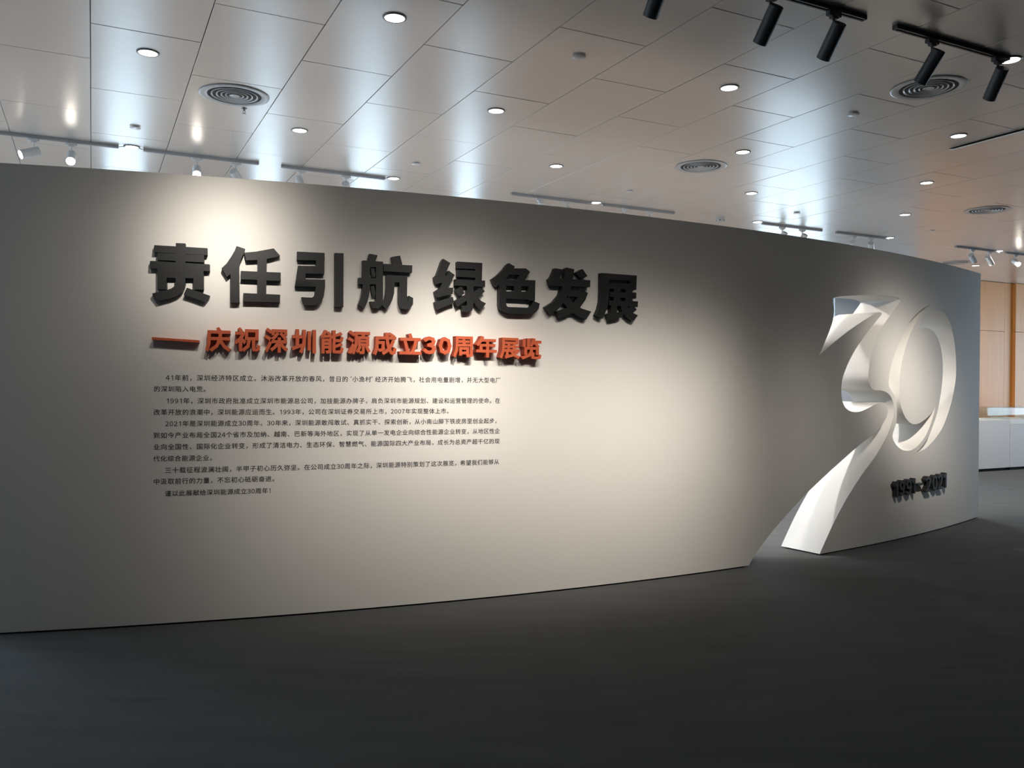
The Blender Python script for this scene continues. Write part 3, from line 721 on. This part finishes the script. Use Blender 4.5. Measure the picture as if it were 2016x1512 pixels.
SW = spot_meshes('lamp_w', 0.155); SB = spot_meshes('lamp_b', 0.195)
def spotlight(s, t, aim, kit, lab, grp, on=True, energy=0, size=50, col=(1, .93, .82), pivot=0.03, blend=1.0, rad=.008, gauss=None):
    ad, stm, tb, yk, le, L = kit
    r = empty('track_spotlight', st(s, t, ZC), TH); tag(r, lab, 'spotlight', grp)
    place(ad, 'adapter', r); place(stm, 'stem', r)
    hub = st(s, t, ZC - .100); d = (Vector(aim) - hub).normalized()
    q = (-d).to_track_quat('Z', 'Y'); inv = Matrix.Rotation(-TH, 4, 'Z').to_quaternion()
    o = place(tb, 'lamp_tube', r); o.rotation_mode = 'QUATERNION'; o.rotation_quaternion = inv @ q
    loc_hub = Vector((0, 0, -.100)); dl = inv @ d
    side = Vector((0, 0, -1)) - dl * Vector((0, 0, -1)).dot(dl); side = side.normalized() if side.length > .05 else Vector((0, 0, 0))
    o.location = loc_hub + side * .036 - dl * pivot
    place(le[0 if on else 1], 'lens', o)
    if energy:
        li = bpy.data.lights.new('spot_beam', 'SPOT'); li.energy = energy; li.spot_size = math.radians(size); li.spot_blend = blend; li.color = col; li.shadow_soft_size = rad
        if gauss:                                  # beam profile of the reflector: core and faint skirt
            li.use_nodes = True; nt = li.node_tree; em = nt.nodes['Emission']
            tc = nt.nodes.new('ShaderNodeTexCoord'); sx = nt.nodes.new('ShaderNodeSeparateXYZ'); nt.links.new(tc.outputs['Normal'], sx.inputs[0])
            def mth(op, a, b=None):
                n = nt.nodes.new('ShaderNodeMath'); n.operation = op
                for i, v in enumerate((a, b)):
                    if v is None: continue
                    if isinstance(v, (int, float)): n.inputs[i].default_value = v
                    else: nt.links.new(v, n.inputs[i])
                return n.outputs[0]
            z2 = mth('MULTIPLY', sx.outputs[2], sx.outputs[2]); t2 = mth('SUBTRACT', mth('DIVIDE', 1.0, mth('MAXIMUM', z2, 1e-4)), 1.0)
            g1 = mth('EXPONENT', mth('DIVIDE', t2, -gauss ** 2)); g3 = mth('MULTIPLY', mth('EXPONENT', mth('DIVIDE', t2, -(gauss * 2.2) ** 2)), 0.035)
            nt.links.new(mth('ADD', g1, g3), em.inputs['Strength'])
        lo = bpy.data.objects.new('spot_beam', li); COL.objects.link(lo)
        P = hub + Matrix.Rotation(TH, 4, 'Z') @ (side * .036) + d * (L - pivot + .012)
        lo.matrix_world = Matrix.Translation(P) @ (-d).to_track_quat('Z', 'Y').to_matrix().to_4x4()
    return r
def wp(px, py): return wall(*uv(px, py))
WARM = (1.0, 0.925, 0.83)
FR = [ # s, t, aim px, energy, cone, label
 # beam width is the tangent of the half-angle at 1/e
 (-0.10, (250, 700), 25, .40, 'added black fill spotlight above the picture, leftmost of the row'),  # unseen fill lamp, added to lift the wall's dim left end
 (0.62, (440, 480), 335, .175, 'black spotlight over the left of the wall, second of the row'),
 (1.20, (670, 850), 230, .27, 'black spotlight above the picture, third of the row'),
 (1.85, (875, 700), 345, .195, 'black spotlight above the picture, fourth of the row'),
 (2.41, (970, 910), 230, .26, 'black spotlight at the top edge right of centre, only its tip showing'),
 (3.11, (1130, 890), 230, .25, 'black spotlight at the top edge, left of the pair on the first black track'),
 (3.56, (1260, 880), 253, .24, 'black spotlight hanging from the right end of the first black track'),
 (4.35, (1370, 890), 218, .23, 'black spotlight tilted over the dark round vent'),
 (4.95, (1620, 930), 115, .22, 'black spotlight nearest the right edge of the picture'),
 (5.62, (1805, 780), 736, .19, 'black spotlight beyond the right edge of the picture')]
for t, a, e, sz, lab in FR:
    spotlight(S3, t, wp(*a), SB, lab, 'black track spotlights in front of the wall', True, e, 110, WARM, gauss=sz)
def P3(s, t, z=1.2): return st(s, t, z)
g2 = 'white track spotlights behind the wall'
spotlight(S8, -.45, P3(7.0, -3.2, 2.2), SW, 'leftmost white spotlight, its lit face turned down to the left', g2, True, 0)
spotlight(S8, -.17, P3(5.9, -.25, 1.9), SW, 'white spotlight with a bright lit face, second from the left', g2, True, 0)
spotlight(S8, .84, P3(5.2, .55, 1.6), SW, 'brightest white spotlight, shining at the viewer over the wall top', g2, True, 0)
spotlight(S8, 1.18, P3(10.0, 2.9, 2.0), SW, 'white spotlight at the right end of the second grey track, turned away', g2, False, 25, 60, WARM)
spotlight(S8, 1.78, P3(7.2, 2.1, 1.4), SW, 'white spotlight at the left of the third grey track, tilted down', g2, False, 0)
spotlight(S8, 2.22, P3(10.2, 3.2, 2.0), SW, 'white spotlight on the right half of the third grey track', g2, False, 0)
spotlight(S8, 4.38, P3(8.8, 4.4, 1.2), SW, 'white spotlight on the left half of the fourth grey track', g2, False, 0)
spotlight(S8, 4.72, P3(9.9, 4.2, 1.6), SW, 'white spotlight on the right half of the fourth grey track', g2, False, 25, 70, WARM)
spotlight(S8, 5.50, wp(1660, 960), SW, 'white spotlight on the left half of the fifth grey track', g2, False, 260, 60, (1, .97, .95))
spotlight(S8, 5.85, wp(1780, 760), SW, 'white spotlight on the right half of the fifth grey track', g2, False, 260, 60, (1, .97, .95))
spotlight(S8, 7.93, P3(9.6, 7.7, 1.6), SW, 'white spotlight on the left half of the sixth grey track', g2, False, 25, 70, WARM)
spotlight(S8, 8.28, P3(9.6, 8.1, 1.6), SW, 'white spotlight on the right half of the sixth grey track', g2, False, 0)
spotlight(S8, 9.22, P3(9.8, 12.4, 1.9), SW, 'white spotlight on the left of the seventh grey track, pointing right', g2, False, 0)
spotlight(S8, 9.56, P3(9.8, 11.8, 1.2), SW, 'white spotlight on the right of the seventh grey track, pointing right', g2, False, 0)
spotlight(S8, 11.70, P3(8.6, 14.6, 1.2), SW, 'white spotlight with a lit tip under the eighth grey track, left one', g2, True, 70, 80, WARM)
spotlight(S8, 12.10, P3(8.2, 14.4, 1.0), SW, 'white spotlight with a lit tip under the eighth grey track, right one', g2, True, 70, 80, WARM)
spotlight(S8, 12.72, P3(5.0, 11.0, 1.6), SW, 'white spotlight with a round lit face near the right edge', g2, True, 0)
spotlight(S8, 13.10, P3(10.4, 14.9, 1.6), SW, 'white spotlight at the right edge of the picture, aimed at the timber wall', g2, True, 150, 100, (1, .88, .72))

# ------------------------------------------------------------------ showcases at the far right
def showcase(t0, t1, s0, s1, lip, lab, seed, zt=1.13):
    r = empty('display_case', st((s0 + s1) / 2, (t0 + t1) / 2, 0), TH); tag(r, lab, 'display case', 'glass-topped display cases by the timber wall')
    hx, hy = (t1 - t0) / 2, (s1 - s0) / 2
    bm = bmesh.new(); box(bm, -hx, hx, -hy, hy, .05, .90 - lip, .004); bm_obj('plinth', bm, M['plinth'], r)
    bm = bmesh.new(); box(bm, -hx + .05, hx - .05, -hy + .05, hy - .05, 0, .055); bm_obj('recessed_base', bm, M['base'], r)
    bm = bmesh.new(); box(bm, -hx, hx, -hy, hy, .90 - lip, .915, .003); bm_obj('display_tray', bm, M['tray'], r)
    g = .008
    for nm, b in (('glass_side', (-hx, hx, -hy, -hy + g, .915, zt)), ('glass_side', (-hx, hx, hy - g, hy, .915, zt)), ('glass_side', (-hx, -hx + g, -hy + g, hy - g, .915, zt)), ('glass_side', (hx - g, hx, -hy + g, hy - g, .915, zt)), ('glass_top', (-hx, hx, -hy, hy, zt, zt + g))):
        bm = bmesh.new(); box(bm, *b); bm_obj(nm, bm, M['glass'], r)
    rg = random.Random(seed)
    n = max(1, int((t1 - t0) / .45))
    for k in range(n):
        x = t0 + .12 + (t1 - t0 - .2) * (k + .3) / n
        e = empty('open_booklet', st((s0 + s1) / 2 + rg.uniform(-.08, .06), x, .917), TH + rg.uniform(-.2, .2))
        tag(e, ['nearest the exhibition wall', 'second', 'third', 'fourth', 'fifth', 'sixth'][k].join(['open pale booklet, ', ' from the left, in the ' + ('left' if seed == 1 else 'right') + ' glass display case']), 'booklet', 'open booklets in the display cases')
        for sx in (-1, 1):
            bm = bmesh.new(); pts = []
            for q in range(6):
                xx = sx * .13 * q / 5; zz = .004 + .022 * math.sin(min(1, q / 5 * 1.2) * PI) * .6
                pts.append((xx, zz))
            a = [[bm.verts.new((xx, yy, zz)) for xx, zz in pts] for yy in (-.11, .11)]
            b = [[bm.verts.new((xx, yy, 0)) for xx, zz in pts] for yy in (-.11, .11)]
            for q in range(5):
                bm.faces.new((a[0][q], a[0][q + 1], a[1][q + 1], a[1][q])); bm.faces.new((b[0][q], b[1][q], b[1][q + 1], b[0][q + 1]))
                bm.faces.new((a[0][q], b[0][q], b[0][q + 1], a[0][q + 1])); bm.faces.new((a[1][q], a[1][q + 1], b[1][q + 1], b[1][q]))
            bm.faces.new((a[0][5], b[0][5], b[1][5], a[1][5])); bm.faces.new((a[0][0], a[1][0], b[1][0], b[0][0]))
            bm_obj('page_block', bm, M['paper'], e)
        bm = bmesh.new(); box(bm, .02, .10, -.02, .06, .016, .0185); bm_obj('printed_picture', bm, M['paper_grey'], e)
showcase(12.6, 14.80, 9.50, 10.15, 0.0, 'pale lavender display case with glass top, left one beside the exhibition wall', 1)
showcase(14.82, 17.2, 9.50, 10.15, 0.07, 'pale lavender display case with a deep white rim, right one at the picture edge', 2, 1.12)
bpy.context.view_layer.update()
